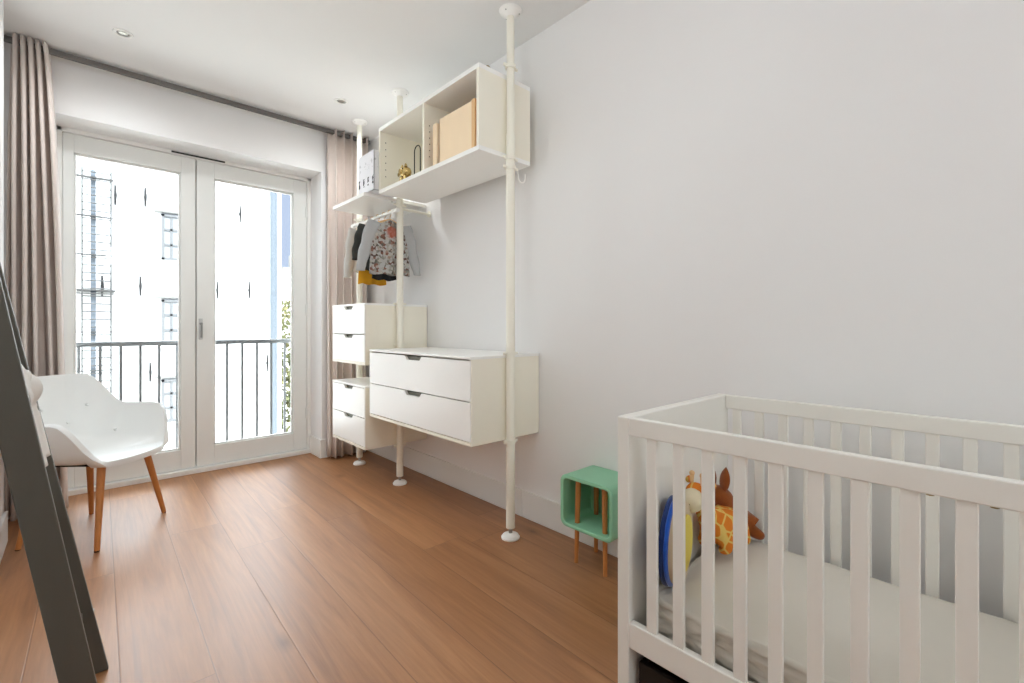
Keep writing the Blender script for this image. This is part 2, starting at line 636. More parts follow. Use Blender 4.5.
# ------------------------------------------------------------------ french doors
o = MB()
o.box(-0.11, -0.085, YD - 0.03, YD + 0.06, 0, 2.40, 0.003)
o.box(1.455, 1.485, YD - 0.03, YD + 0.06, 0, 2.40, 0.003)
o.box(-0.11, 1.485, YD - 0.03, YD + 0.06, 2.372, 2.40, 0.003)
o.box(-0.11, 1.485, YD - 0.05, YD + 0.06, 0, 0.035, 0.003)
structure(o.build('trim_1', M_TRIM))
structure(MB().box(0.49, 0.83, YD - 0.036, YD - 0.028, 2.380, 2.392, 0.001).build('trim_2', M_DARKSLOT))


def leaf(name, x0, x1, gx0, gx1):
    z0, z1, gz0, gz1 = 0.04, 2.370, 0.185, 2.25
    m = MB()
    ya, yb = YD - 0.012, YD + 0.045
    m.box(x0, gx0, ya, yb, z0, z1, 0.004)
    m.box(gx1, x1, ya, yb, z0, z1, 0.004)
    m.box(gx0 - 0.001, gx1 + 0.001, ya, yb, z0, gz0, 0.004)
    m.box(gx0 - 0.001, gx1 + 0.001, ya, yb, gz1, z1, 0.004)
    d = structure(m.build(name, M_DOOR))
    # glazing bead
    g = MB()
    for a in ((gx0, gx0 + .012, gz0, gz1), (gx1 - .012, gx1, gz0, gz1), (gx0, gx1, gz0, gz0 + .012), (gx0, gx1, gz1 - .012, gz1)):
        g.box(a[0], a[1], YD + 0.006, YD + 0.03, a[2], a[3], 0.003)
    g.build('glazing_bead', M_DOOR, d)
    MB().box(gx0 - .004, gx1 + .004, YD + 0.031, YD + 0.035, gz0 - .004, gz1 + .004).build('pane', M_GLASS, d)
    return d


structure(MB().box(0.630, 0.658, YD + 0.046, YD + 0.052, 0.04, 2.37).build('leaf_gap_shade', M_DARKSLOT))  # dark strip behind the leaf gap, the gap's shade put in as colour
d1 = leaf('door_1', -0.084, 0.641, -0.030, 0.548)
d2 = leaf('door_2', 0.647, 1.454, 0.762, 1.345)
h = MB()
h.box(0.660, 0.686, YD - 0.020, YD - 0.012, 1.005, 1.165, 0.004)
h.build('handle_plate', M_PLATE, d2)
h = MB()
h.lathe([(0.009, 0), (0.009, -0.030)], 0.673, YD - 0.020, 1.125, 12, 'y')
h.tube([(0.673, YD - 0.048, 1.128), (0.673, YD - 0.052, 1.10), (0.673, YD - 0.050, 1.02)], 0.007, 10)
smooth_angle(h.build('handle', M_BRUSHED, d2))
for z in (0.35, 1.25, 2.1):
    MB().lathe([(0.007, -0.045), (0.007, 0.045)], 1.449, YD - 0.018, z, 10).build('hinge', M_DOOR, d2)

# ------------------------------------------------------------------ ceiling spots
for i, (x, y, lab) in enumerate(((0.177, 3.40, 'round recessed ceiling spotlight near the left curtain'), (1.396, 3.337, 'round recessed ceiling spotlight in front of the right curtain'))):
    t = thing('recessed_spotlight', (x, y, ZC), lab, 'light', group='recessed ceiling spotlights')
    o = MB().lathe([(0.030, -0.001), (0.031, -0.006), (0.044, -0.005), (0.046, -0.001)], n=28)
    o.build('trim_ring', M_LACQ, t, True)
    MB().lathe([(0.028, -0.0008), (0.022, -0.004), (0.010, -0.005), (0.001, -0.005)], n=24).build('lamp', M_STEEL, t, True)
    sl = bpy.data.lights.new('spotlight_bulb', 'SPOT')
    sl.energy = 11.5
    sl.color = (0.93, 0.97, 1.0)
    sl.spot_size = radians(170)
    sl.spot_blend = 1.0
    sl.shadow_soft_size = 0.05
    so = bpy.data.objects.new('spotlight_bulb', sl)
    COL.objects.link(so)
    so.location = (0, 0, -0.03)
    so.parent = t

# ------------------------------------------------------------------ curtain rail and curtains
YC = 3.855
t = thing('curtain_rail', (0, YC, 2.722), 'long dark grey curtain rail under the ceiling above the glass doors', 'curtain rail')
MB().box(-0.55, 1.87, -0.014, 0.014, -0.016, 0.016, 0.005).build('rail', M_RAILBLK, t)
for x in (-0.50, 1.83):
    MB().box(x - .012, x + .012, -.012, .012, -.002, .028, .002).build('bracket', M_RAILBLK, t)


def curtain(name, x0, x1, bx0, bx1, folds, label, seed):
    rnd = random.Random(seed)
    ph = [rnd.uniform(-.5, .5) for _ in range(40)]
    nx, nz = folds * 14, 24
    z0, z1 = 0.015, 2.743

    def f(u, v):
        z = z0 + (z1 - z0) * v
        k = (1 - v) ** 0.7
        xa = x0 + (bx0 - x0) * k
        xb = x1 + (bx1 - x1) * k
        wob = 0.012 * sin(u * folds * 2.1 + ph[0] * 6 + 3 * (1 - v)) * (1 - v)
        x = xa + (xb - xa) * u + wob
        a = 2 * pi * folds * u
        i = int(u * folds) % 40
        amp = 0.052 + 0.012 * ph[i] + 0.008 * (1 - v)
        y = amp * sin(a + 0.6 * ph[i] * (1 - v)) + 0.012 * sin(2 * a + 1.3 + 2 * (1 - v))
        x += 0.012 * sin(2 * a + 0.6)
        return Vector((x, YC + y, z))
    t = thing(name, ((x0 + x1) / 2, YC, 0), label, 'curtain', group='taupe curtains at the glass doors')
    o = MB().grid(f, nx, nz).build('fabric', M_CURTAIN, None, True)
    o.location = -Vector(t.location)
    o.parent = t
    md = o.modifiers.new('thickness', 'SOLIDIFY')
    md.thickness = 0.004
    return t


curtain('curtain', -0.285, -0.140, -0.32, -0.045, 5, 'taupe pleated curtain at the left of the glass doors, behind the white armchair', 1)
curtain('curtain', 1.505, 1.85, 1.50, 1.83, 5, 'taupe pleated curtain in the corner behind the white drawer units', 4)

# ------------------------------------------------------------------ balcony railing outside
t = thing('balcony_railing', (0.7, 4.45, 0), 'grey metal railing with thin bars outside the glass doors', 'railing')
PX = t.location.copy()
o = MB()
o.box(-1.1, 1.2, -0.024, 0.024, 0.958, 0.994, 0.008)
o.build('top_rail', M_BALC, t)
MB().box(-1.1, 1.2, -0.018, 0.018, 0.03, 0.055, 0.004).build('bottom_rail', M_BALC, t)
for i in range(20):
    x = -0.345 + 0.1128 * i - 0.7
    MB().box(x - .009, x + .009, -.009, .009, .05, .966, .002).build('bar', M_BALC, t)
structure(MB().box(-0.9, 2.3, 4.36, 4.55, -0.5, 0.02, 0.01).build('trim_3', M_LINTEL))

# ------------------------------------------------------------------ the street outside
structure(MB().box(-30, 60, 4.6, 90, -4.3, -4.1).build('ground', M_PAVE))
t = thing('building', (0, 18, -4.1), 'white rendered building with small paned windows across the street', 'building')


def B(o_):
    o_.location = -Vector(t.location)
    o_.parent = t
    return o_


B(MB().box(-9, 5.33, 18.0, 24, -4.1, 6.6).build('facade', M_FACADE))
for k, z in enumerate((3.90, 1.24, -1.2)):
    x0, x1, h_ = 1.85, 2.85, (0.71 if k < 2 else 0.66)
    m = MB()
    m.box(x0, x0 + .07, 17.93, 18.0, z - h_, z + h_)
    m.box(x1 - .07, x1, 17.93, 18.0, z - h_, z + h_)
    m.box(x0, x1, 17.93, 18.0, z + h_ - .07, z + h_)
    m.box(x0, x1, 17.93, 18.0, z - h_, z - h_ + .07)
    for i in range(1, 4):
        xx = x0 + i * 0.25
        m.box(xx - .03, xx + .03, 17.94, 18.0, z - h_, z + h_)
    for i in range(1, 3):
        zz = z - h_ + i * h_ * 2 / 3
        m.box(x0, x1, 17.94, 18.0, zz - .03, zz + .03)
    wn_ = B(m.build('window', M_FFRAME))
    g = MB().box(x0 + .02, x1 - .02, 17.97, 17.99, z - h_ + .02, z + h_ - .02).build('pane', M_FGLASS)
    g.parent = wn_
    B(MB().box(x0 - .18, x1 + .18, 17.90, 18.0, z + h_ + .05, z + h_ + .11).build('lintel', M_LINTEL))
    B(MB().box(x0 - .1, x1 + .1, 17.86, 18.0, z - h_ - .08, z - h_ - .02).build('window_sill', M_FACADE))
for x, z in ((0.753, 4.98), (1.448, 5.05), (4.0, 4.96), (3.327, 2.33), (4.277, 2.38), (1.33, 2.34), (0.467, 2.29), (1.568, -0.276), (4.846, -0.173)):
    m = MB()
    m.tube([(x, 17.93, z - .30), (x + .01, 17.92, z), (x, 17.93, z + .30)], .026, 8, radii=[.022, .036, .022])
    m.box(x - .03, x + .03, 17.93, 18.0, z - .025, z + .025, .004)
    B(m.build('wall_anchor', M_IRON))
o = MB().tube([(5.05, 17.90, -4.1), (5.05, 17.90, 6.5)], .115, 14)
B(smooth_angle(o.build('drainpipe', M_PIPE)))

t2 = thing('fire_escape_ladder', (0.3, 17.2, -4.1), 'tall metal ladder cage standing before the white building', 'ladder')
for x in (0.04, 0.637):
    MB().box(x - .02 - .3, x + .02 - .3, -.03, .03, 0, 9.55).build('rail', M_LADDERX, t2)
MB().box(-0.085, 0.025, 0.10, 0.16, 0, 9.55).build('post', M_PIPE, t2)
for i in range(44):
    z = 0.3 + i * 0.213
    m = MB().tube([(-.26, 0, z), (.337, 0, z)], .017, 8)
    if i % 5 == 2:
        m.box(-.42, .40, -.02, .16, z + .06, z + .09)
    m.build('rung', M_LADDERX, t2)
for z in (2.9, 6.2):
    MB().box(-.40, .44, .0, .80, z, z + .04).build('stay', M_LADDERX, t2)

rnd = random.Random(5)
t = thing('ivy_tree', (7.9, 24.5, -4.1), 'tall yellow green tree beyond the corner of the white building', 'tree')
MB().tube([(0, 0, 0), (.1, 0, 2.5), (0, .1, 5.5)], .15, 10, radii=[.2, .15, .06]).build('trunk', M_BROWN, t)
m = MB()
for i in range(2600):
    a, r, z = rnd.uniform(0, 2 * pi), 1.25 * sqrt(rnd.random()), rnd.uniform(0.2, 6.5)
    p = Vector((r * cos(a), r * sin(a), z))
    s = rnd.uniform(.08, .17)
    d1v = Vector((rnd.gauss(0, 1), rnd.gauss(0, 1), rnd.gauss(0, 1))).normalized() * s
    d2v = d1v.cross(Vector((rnd.gauss(0, 1), rnd.gauss(0, 1), rnd.gauss(0, 1)))).normalized() * s * .6
    m.bm.faces.new([m.bm.verts.new(p - d1v), m.bm.verts.new(p + d2v), m.bm.verts.new(p + d1v), m.bm.verts.new(p - d2v)])
m.build('foliage', M_IVY, t)
t = thing('building', (17, 48, -4.1), 'pale distant house seen past the corner of the white building', 'building')
MB().box(-2.5, 4, 0, 6, 0, 10.6).build('facade', M_FACADE, t)
MB().box(-2.7, 4.2, -.2, 6.2, 10.6, 11.0).build('cornice', M_LINTEL, t)
MB().box(-1.5, -.8, 1, 2, 11.0, 12.4).build('chimney', M_LINTEL, t)

# ------------------------------------------------------------------ storage posts
PXX = 1.645
POSTS = ((1.782, 'near white floor to ceiling storage post, in front of the dresser side'),
         (2.926, 'middle white floor to ceiling storage post between dresser and tall drawers'),
         (3.57, 'far white floor to ceiling storage post beside the right curtain'))


def clamp(z, parent):
    m = MB()
    m.lathe([(.0235, -.010), (.029, -.009), (.029, .009), (.0235, .010)], 0, 0, z, 20)
    m.box(-.048, .048, -.006, .006, z - .007, z + .007, .002)
    smooth_angle(m.build('clamp', M_POST, parent))


def screw(parent, x, y, z):
    MB().lathe([(.006, -.002), (.006, .003), (.004, .005)], x, y, z, 10).build('screw', M_STEEL, parent)


for y, lab in POSTS:
    t = thing('storage_post', (PXX, y, 0), lab, 'post', group='storage posts')
    smooth_angle(MB().lathe([(.0235, .055), (.0235, 2.10), (.0205, 2.105), (.0205, 2.735)], n=24).build('pole', M_POST, t))
    smooth_angle(MB().lathe([(.047, 0), (.049, .008), (.040, .020), (.020, .026), (.012, .028)], n=28).build('foot', M_LACQ, t))
    smooth_angle(MB().lathe([(.010, .024), (.010, .058)], n=14).build('foot_screw', M_STEEL, t))
    smooth_angle(MB().lathe([(.022, 2.715), (.030, 2.722), (.056, 2.738), (.060, 2.749)], n=28).build('ceiling_flange', M_LACQ, t))
    for a in (0, 2 * pi / 3, 4 * pi / 3):
        MB().lathe([(.004, -.001), (.004, .004)], .044 * cos(a + 3.4), .044 * sin(a + 3.4), 2.731, 8).build('flange_screw', M_STEEL, t)
    zs = {1.782: (2.455, 1.978, 1.93, .962, .505), 2.926: (1.262, .975, .27, 1.955), 3.57: (1.955, 1.26, .835)}[y]
    for z in zs:
        clamp(z, t)

# wall brace from the middle post and a hook on the near post
t = thing('wall_brace', (PXX, 2.926, 1.93), 'thin white brace from the middle post to the wall under the open cabinet', 'brace')
smooth_angle(MB().tube([(.026, 0, 0), (XR - PXX - .008, 0, 0)], .009, 12).build('rod', M_POST, t))
MB().lathe([(.022, -.009), (.022, -.001)], XR - PXX, 0, 0, 18, 'x').build('wall_plate', M_POST, t)
t = thing('coat_hook', (PXX + .05, 1.782, 1.93), 'small white wire hook on the near post under the open cabinet', 'hook')
pts = [(0, 0, .004), (.004, 0, -.03)] + [(.030 - .026 * cos(a), 0, -.035 - .026 * sin(a)) for a in [pi * i / 8 for i in range(9)]] + [(.056, 0, -.01)]
smooth_angle(MB().tube(pts, .0035, 8).build('hook', M_LACQ, t))


# ------------------------------------------------------------------ drawer units
def notch_panel(y0, y1, z0, z1, ny, nw=.17, nd=.024):
    return [(y0, z0), (y1, z0), (y1, z1), (ny + nw / 2, z1), (ny + nw / 2 - .022, z1 - nd), (ny - nw / 2 + .022, z1 - nd), (ny - nw / 2, z1), (y0, z1)]


def drawer_unit(name, x0, x1, y0, y1, z0, z1, label, fronts, ny, nw, group=None, topcap=0.014):
    t = thing(name, ((x0 + x1) / 2, (y0 + y1) / 2, z0), label, 'drawers', group=group)
    L = Vector(t.location)

    def put(m, n_, mt):
        o_ = m.build(n_, mt)
        o_.location = -L
        o_.parent = t
        return o_
    th = .016
    m = MB()
    m.box(x0 + .004, x1, y0, y0 + th, z0 + .018, z1 - topcap)
    m.box(x0 + .004, x1, y1 - th, y1, z0 + .018, z1 - topcap)
    m.box(x0, x1, y0, y1, z0, z0 + .018, .0015)
    m.box(x1 - .008, x1, y0 + th, y1 - th, z0 + .018, z1 - topcap)
    put(m, 'body', M_CREAM)
    m = MB()
    m.box(x0 - .002, x1, y0 - .001, y1 + .001, z1 - topcap, z1, .002)
    put(m, 'top_panel', M_LACQ)
    for za, zb in fronts:
        m = MB().prism(notch_panel(y0 + .004, y1 - .004, za, zb, ny, nw), 'x', x0 - .001, x0 + .015)
        d_ = put(m, 'drawer', M_LACQ)
        q = MB().box(x0 + .016, x0 + .26, y0 + .03, y0 + .042, za + .02, zb - .045)
        q.box(x0 + .016, x0 + .26, y1 - .042, y1 - .03, za + .02, zb - .045)
        q.box(x0 + .016, x0 + .26, y0 + .03, y1 - .03, za + .012, za + .02)
        q.build('tray', M_CREAM, d_)
        q = MB().box(x0 + .0155, x0 + .022, ny - nw / 2 - .005, ny + nw / 2 + .005, zb - .045, zb - .002, .001)
        q.build('finger_pull', M_RECESS, d_)
    return t


drawer_unit('dresser', 1.405, 1.885, 1.808, 2.898, .510, .953, 'wide white two-drawer dresser hung between the near and middle posts', ((.533, .726), (.732, .932)), 2.352, .185)
GD = 'narrow white two-drawer units in the corner'
drawer_unit('drawer_unit', 1.40, 1.885, 2.955, 3.500, .842, 1.262, 'upper of two stacked narrow white drawer units in the corner, under the clothes', ((.862, 1.047), (1.053, 1.247)), 3.215, .150, GD)
drawer_unit('drawer_unit', 1.40, 1.885, 2.955, 3.500, .272, .702, 'lower of two stacked narrow white drawer units, just above the floor', ((.294, .482), (.488, .684)), 3.215, .150, GD)

# ------------------------------------------------------------------ open cabinet high on the posts
cx0, cx1, cy0, cy1, cz0, cz1 = 1.455, 1.815, 1.808, 2.868, 1.985, 2.420
t = thing('open_cabinet', ((cx0 + cx1) / 2, (cy0 + cy1) / 2, cz0), 'white open two-compartment cabinet high between the near and middle posts', 'cabinet')
L = Vector(t.location)


def C(o_):
    o_.location = -L
    o_.parent = t
    return o_


m = MB()
m.box(cx0, cx1, cy0, cy1, cz0, cz0 + .024, .0015)
C(m.build('bottom_panel', M_LACQ))
C(MB().box(cx0, cx1, cy0, cy1, cz1 - .024, cz1, .0015).build('top_panel', M_LACQ))
C(MB().box(cx0, cx1, cy0, cy0 + .020, cz0 + .024, cz1 - .024).build('side_panel', M_CREAM))
o = MB().box(cx0, cx1, cy1 - .020, cy1, cz0 + .024, cz1 - .024)
C(o.build('side_panel', M_CREAM))
ydv = 2.325
C(MB().box(cx0 + .003, cx1 - .01, ydv - .009, ydv + .009, cz0 + .024, cz1 - .024).build('divider', M_CREAM))
C(MB().box(cx1 - .010, cx1, cy0 + .02, cy1 - .02, cz0 + .024, cz1 - .024).build('back_panel', M_CREAM))
m = MB()
for xx in (cx0 + .040,):
    for k in range(1, 7):
        m.box(xx - .003, xx + .003, cy1 - .0206, cy1 - .0195, cz0 + .07 + k * .045, cz0 + .076 + k * .045)
        m.box(xx - .003, xx + .003, ydv - .0096, ydv - .0085, cz0 + .07 + k * .036, cz0 + .076 + k * .036)
C(m.build('peg_hole', M_DARKSLOT))

# narrow shelf between middle and far posts
t = thing('wall_shelf', (1.645, 3.235, 1.985), 'white shelf board between the middle and far posts, above the clothes', 'shelf')
MB().box(-.245, .24, -.268, .262, 0, .024, .002).build('board', M_LACQ, t)
for x, y in ((-.03, -.25), (.03, -.25)):
    screw(t, x, y, -.001)

# clothes rail
t = thing('clothes_rail', (1.60, 3.25, 1.905), 'short white clothes rail between the middle and far posts', 'clothes rail')
smooth_angle(MB().tube([(0, -.37, 0), (0, .345, 0)], .0125, 16).build('tube', M_LACQ, t))
for y in (-.324, .32):
    m = MB()
    m.lathe([(.018, -.012), (.018, .012)], 0, y, 0, 18, 'y')
    m.box(0, .03, y - .008, y + .008, -.008, .008, .003)
    m.box(-.02, .004, y - .004, y + .004, -.05, -.012, .003)
    m.build('bracket', M_LACQ, t)
for y in (-.374, .349):
    MB().lathe([(.015, -.006), (.015, .006)], 0, y, 0, 16, 'y').build('end_cap', M_LACQ, t)


# ------------------------------------------------------------------ things in the cabinet / on the shelf
zf = cz0 + .024
# file box: peach boxes
def storage_box(loc, sx, sy, sz, label):
    t = thing('magazine_box', loc, label, 'box', group='peach boxes in the open cabinet')
    m = MB()
    m.box(0, sx, -sy / 2, sy / 2, 0, .006)
    m.box(0, .006, -sy / 2, sy / 2, 0, sz, .001)
    m.box(sx - .006, sx, -sy / 2, sy / 2, 0, sz * .97, .001)
    m.box(0, sx, -sy / 2, -sy / 2 + .006, 0, sz, .001)
    m.box(0, sx, sy / 2 - .006, sy / 2, 0, sz, .001)
    m.build('body', M_PEACH, t)
    MB().box(-.003, .02, -sy / 2 - .001, -sy / 2 + .026, 0, sz + .004, .001).build('spine', M_PEACHD, t)
    return t


storage_box((1.485, 2.040, zf), .27, .325, .262, 'large peach cardboard box in the right half of the open cabinet')
t = thing('binder', (1.475, 2.236, zf), 'thin peach folder beside the large peach box in the open cabinet', 'folder')
MB().box(0, .27, -.022, .016, 0, .245, .002).build('cover', M_PEACH, t)
MB().box(.004, .27, .017, .0215, 0.003, .24).build('pages', M_PEACHD, t)
t = thing('wooden_board', (1.475, 1.842, zf), 'thin peach board at the near end of the open cabinet', 'board')
MB().box(0, .27, -.010, .010, 0, .268, .002).build('panel', M_PEACHD, t)
# gold figurine (round animal head shape with ears and feet)
t = thing('figurine', (1.492, 2.585, zf), 'small shiny gold animal figurine in the left half of the open cabinet', 'figurine')
m = MB().sphere((0, 0, .058), .036, 1, 1.25, .95, 20)
for yy in (-.022, .022):
    for xx in (-.018, .016):
        m.lathe([(.010, 0), (.010, .03)], xx, yy, 0, 10)
for yy in (-.024, .018):
    m.lathe([(.011, 0), (.007, .015), (.001, .022)], -.012, yy, .086, 10)
m.lathe([(.015, -.042), (.014, -.032)], 0, 0, .055, 14, 'x')
smooth_angle(m.build('body', M_GOLD, t))
MB().sphere((-.031, -.016, .072), .005).sphere((-.031, .016, .072), .005).build('eye', M_EYE, t)
MB().lathe([(.012, -.002), (.012, .002)], -.036, .02, .04, 14, 'x').build('ear', M_BRASS, t)
# black wire arch
t = thing('wire_bookend', (1.565, 2.565, zf), 'black wire arch standing by the divider of the open cabinet', 'bookend')
pts = [(0, .035, 0), (0, .035, .205)] + [(0, .035 * cos(a), .205 + .035 * sin(a)) for a in [pi * i / 10 for i in range(1, 10)]] + [(0, -.035, .205), (0, -.035, 0)]
smooth_angle(MB().tube(pts, .0035, 8).build('arch', M_BLACK, t))
MB().box(-.05, .05, -.04, .04, 0, .003, .001).build('base', M_BLACK, t)
MB().sphere((-.02, -.012, .016), .013).build('knob', M_BRASS, t, True)
# knob on top of the cabinet
t = thing('brass_knob', (1.56, 1.868, cz1), 'tiny brass knob on top of the open cabinet at its near corner', 'knob')
smooth_angle(MB().lathe([(.012, 0), (.007, .008), (.008, .014), (.016, .024), (.017, .034), (.010, .043), (.001, .045)], n=18).build('knob', M_BRASS, t))


def print_mat():
    m, nt, b = nodes_of('printed_board')
    tc = nt.nodes.new('ShaderNodeTexCoord')
    sp = nt.nodes.new('ShaderNodeSeparateXYZ')
    nt.links.new(tc.outputs['Object'], sp.inputs[0])
    n = nt.nodes.new('ShaderNodeTexNoise')
    n.inputs['Scale'].default_value = 42
    n.inputs['Detail'].default_value = 3
    nt.links.new(tc.outputs['Object'], n.inputs['Vector'])
    # row of little dark figures near the base, faint grey ones above
    yy = mth(nt, 'ABSOLUTE', mth(nt, 'SUBTRACT', mth(nt, 'FRACT', mth(nt, 'MULTIPLY', sp.outputs[1], 15.0)), 0.5))
    inx = mth(nt, 'LESS_THAN', yy, 0.17)
    zz = mth(nt, 'ABSOLUTE', mth(nt, 'SUBTRACT', sp.outputs[2], 0.075))
    inz = mth(nt, 'LESS_THAN', zz, 0.028)
    blot = mth(nt, 'GREATER_THAN', n.outputs['Fac'], 0.46)
    f = mth(nt, 'MULTIPLY', mth(nt, 'MULTIPLY', inx, inz), blot)
    zz2 = mth(nt, 'ABSOLUTE', mth(nt, 'SUBTRACT', sp.outputs[2], 0.185))
    f2 = mth(nt, 'MULTIPLY', mth(nt, 'MULTIPLY', mth(nt, 'LESS_THAN', zz2, 0.03), mth(nt, 'GREATER_THAN', n.outputs['Fac'], 0.57)), 0.25)
    c = ramp(nt, mth(nt, 'MAXIMUM', f, f2), [(0, lin(240, 240, 244)), (1, lin(48, 50, 58))])
    nt.links.new(c, b.inputs['Base Color'])
    b.inputs['Roughness'].default_value = 0.5
    return m


t = thing('storage_box', (1.425, 2.993, 1.985 + .024), 'white cardboard box printed with small dark figures on the shelf board', 'box')
m = MB()
m.box(0, .185, -.117, .117, 0, .006)
m.box(0, .005, -.117, .117, 0, .268, .001)
m.box(.180, .185, -.117, .117, 0, .268, .001)
m.box(0, .185, -.117, -.112, 0, .268, .001)
m.box(0, .185, .112, .117, 0, .268, .001)
m.build('body', print_mat(), t)
MB().box(.004, .181, -.113, .113, .255, .262, .002).build('lid', MATS['white_lacquer'], t)


# ------------------------------------------------------------------ clothes on the rail
def garment(y, label, body_mat, sleeve_mat, length, halfw, sl_len, seed, sleeves=True, tilt=0.0, cat='garment', name='baby_shirt', flare=1.0, spread=.07, drop=0.0, dy=0.028):
    rnd = random.Random(seed)
    t = thing(name, (1.60, y, 1.905), label, cat, rz=tilt, group='baby clothes on the rail')
    o1, o2, o3 = rnd.uniform(0, 9), rnd.uniform(0, 9), rnd.uniform(0, 9)
    # hanger
    hg = MB()
    pts = [(0, 0, -.045)] + [(.020 * sin(a) * 1.0, 0, .004 - .018 * cos(a) + .0) for a in [0]] + []
    hook = [(0, 0, -.048), (0, 0, -.03)] + [(.0165 * cos(a), 0, .000 + .0175 * sin(a)) for a in [radians(-60 + 30 * i) for i in range(9)]]
    hg.tube(hook, .0022, 8)
    hw = halfw * .80
    hg.tube([(-hw, 0, -.092), (-hw * .5, 0, -.070), (0, 0, -.048), (hw * .5, 0, -.070), (hw, 0, -.092)], .0075, 8)
    hg.build('hanger', M_PEACHD, t, True)
    z1 = -.052 - drop

    def body(u, v):
        a = 2 * pi * u
        z = z1 - length * v
        if v < .12:
            k = .42 + .58 * sqrt(v / .12)
        else:
            k = 1 + (flare - 1) * (v - .12) / .88
        wx = halfw * k
        # shoulders slope
        zz = z - .030 * (abs(cos(a)) ** 1.5) * max(0, 1 - v * 3)
        fold = .010 * sin(5 * cos(a) + o1 + 4 * v) * v + .006 * sin(11 * cos(a) + o2) * v
        yy = dy * (.35 + .65 * min(1, v * 4)) * sin(a) + fold
        return Vector((wx * cos(a), yy, zz + .006 * sin(7 * cos(a) + o3) * v))
    m = MB().grid(body, 36, 16, True)
    subsurf(m.build('body', body_mat, t, True), 1)
    if sleeves:
        for sd_ in (-1, 1):
            pts = []
            n_ = 12
            for i in range(n_):
                f = i / (n_ - 1)
                pts.append(Vector((sd_ * (halfw * .80 + (halfw * .20 + spread) * (f ** .75)), .005 * sin(5 * f + o2), z1 - .028 - sl_len * f)))

            def sl(u, v, pts=pts, sd_=sd_):
                k = v * (len(pts) - 1)
                i0 = min(int(k), len(pts) - 2)
                p = pts[i0].lerp(pts[i0 + 1], k - i0)
                a = 2 * pi * u
                r = (.047 - .014 * v) * (1 if v < .9 else .86)
                wr = 1 + .10 * sin(16 * v + 2 * a + o3) * (v > .15)
                return p + Vector((sd_ * r * cos(a) * wr, dy * .75 * sin(a) * wr, sd_ * 0 + .012 * cos(a) * (1 - v)))
            sm = MB().grid(sl, 18, 20, True)
            sm.build('sleeve', sleeve_mat, t, True).modifiers.new('thickness', 'SOLIDIFY').thickness = .003
    return t


garment(2.985, 'grey long-sleeved baby top with red and brown floral print, nearest on the rail', M_FLORAL, M_GREYC, .385, .145, .345, 3, spread=.075, flare=1.04, drop=0.0, dy=.030)
garment(3.070, 'dark grey baby trousers hanging just behind the floral top on the rail', M_DKNAVY, M_DKNAVY, .415, .085, .2, 8, sleeves=False, name='baby_trousers', dy=.022, flare=1.1)
garment(3.165, 'charcoal baby jacket with long sleeves hanging behind the dark trousers', M_CHARC, M_CHARC, .34, .125, .25, 11, spread=.045, dy=.034)
garment(3.255, 'mustard yellow baby romper showing below the charcoal jacket', M_MUSTARD, M_MUSTARD, .435, .098, .15, 13, sleeves=False, name='baby_romper', flare=1.08, dy=.026)
garment(3.345, 'white baby top hanging farthest along the rail by the curtain', M_WHITEC, M_WHITEC, .34, .115, .36, 17, spread=.04, dy=.026)

# ------------------------------------------------------------------ armchair
t = thing('armchair', (0.060, 3.375, 0), 'white buttoned tub armchair with oak legs in front of the glass doors', 'armchair', rz=radians(-40.5))


def sstep(a, b, x):
    x = max(0, min(1, (x - a) / (b - a)))
    return x * x * (3 - 2 * x)


def rim(th):
    """th = angle from front (+x), 0..pi; returns outward radius, rim height"""
    d = abs(th)
    h_ = .425
    h_ += .218 * sstep(radians(41), radians(74), d)
    h_ += .182 * sstep(radians(106), radians(137), d)
    return h_


def supell(th, ax, ay, n=2.8):
    c_, s_ = cos(th), sin(th)
    return 1 / ((abs(c_) / ax) ** n + (abs(s_) / ay) ** n) ** (1 / n)


def shell(u, v):
    th = -pi + 2 * pi * u
    d = abs(th)
    hr = rim(th)
    rs = supell(th, .245, .235)
    back = sstep(radians(95), radians(150), d)
    arm = sstep(radians(40), radians(70), d) * (1 - back)
    rr = rs + .035 + .062 * arm + .095 * back
    if v < .5:
        f = v / .5
        r = rs * f
        z = .432 + .020 * f ** 4 * (1 if hr > .5 else -.4) - .012 * (1 - f * f)
        r_, z_ = r, z
    else:
        f = (v - .5) / .5
        r_ = rs + (rr - rs) * (f ** .75 if hr > .5 else sin(f * pi / 2) * 1.0)
        z0 = .432 + .020 * (1 if hr > .5 else -.4)
        z_ = z0 + (hr - z0) * (f ** 1.15)
    cx = -.005
    return Vector((cx + r_ * cos(th), r_ * sin(th), z_))


m = MB().grid(shell, 72, 26, True)
bmesh.ops.remove_doubles(m.bm, verts=m.bm.verts, dist=.0015)
o = m.build('shell', M_CHAIR, t, True)
_c = min(o.data.polygons, key=lambda q_: q_.center.x ** 2 + q_.center.y ** 2)
if _c.normal.z < 0:
    o.data.flip_normals()
md = o.modifiers.new('thickness', 'SOLIDIFY')
md.thickness = .028
md.offset = -1
bv = o.modifiers.new('bevel', 'BEVEL')
bv.width = .010
bv.segments = 3
bv.limit_method = 'ANGLE'
bv.angle_limit = radians(50)
for th_, v_ in ((radians(170), .78), (radians(-165), .78), (radians(150), .66), (radians(-150), .66), (radians(180), .66), (radians(135), .78), (radians(-135), .78), (radians(110), .62), (radians(-110), .62)):
    p = shell((th_ + pi) / (2 * pi), v_)
    MB().sphere((p.x, p.y, p.z), .012, .8, .8, .8, 12).build('button', M_CHAIR, t, True)
m = MB()
m.box(-.15, .12, -.16, .16, .390, .402, .004)
m.build('under_frame', M_BLACK, t)
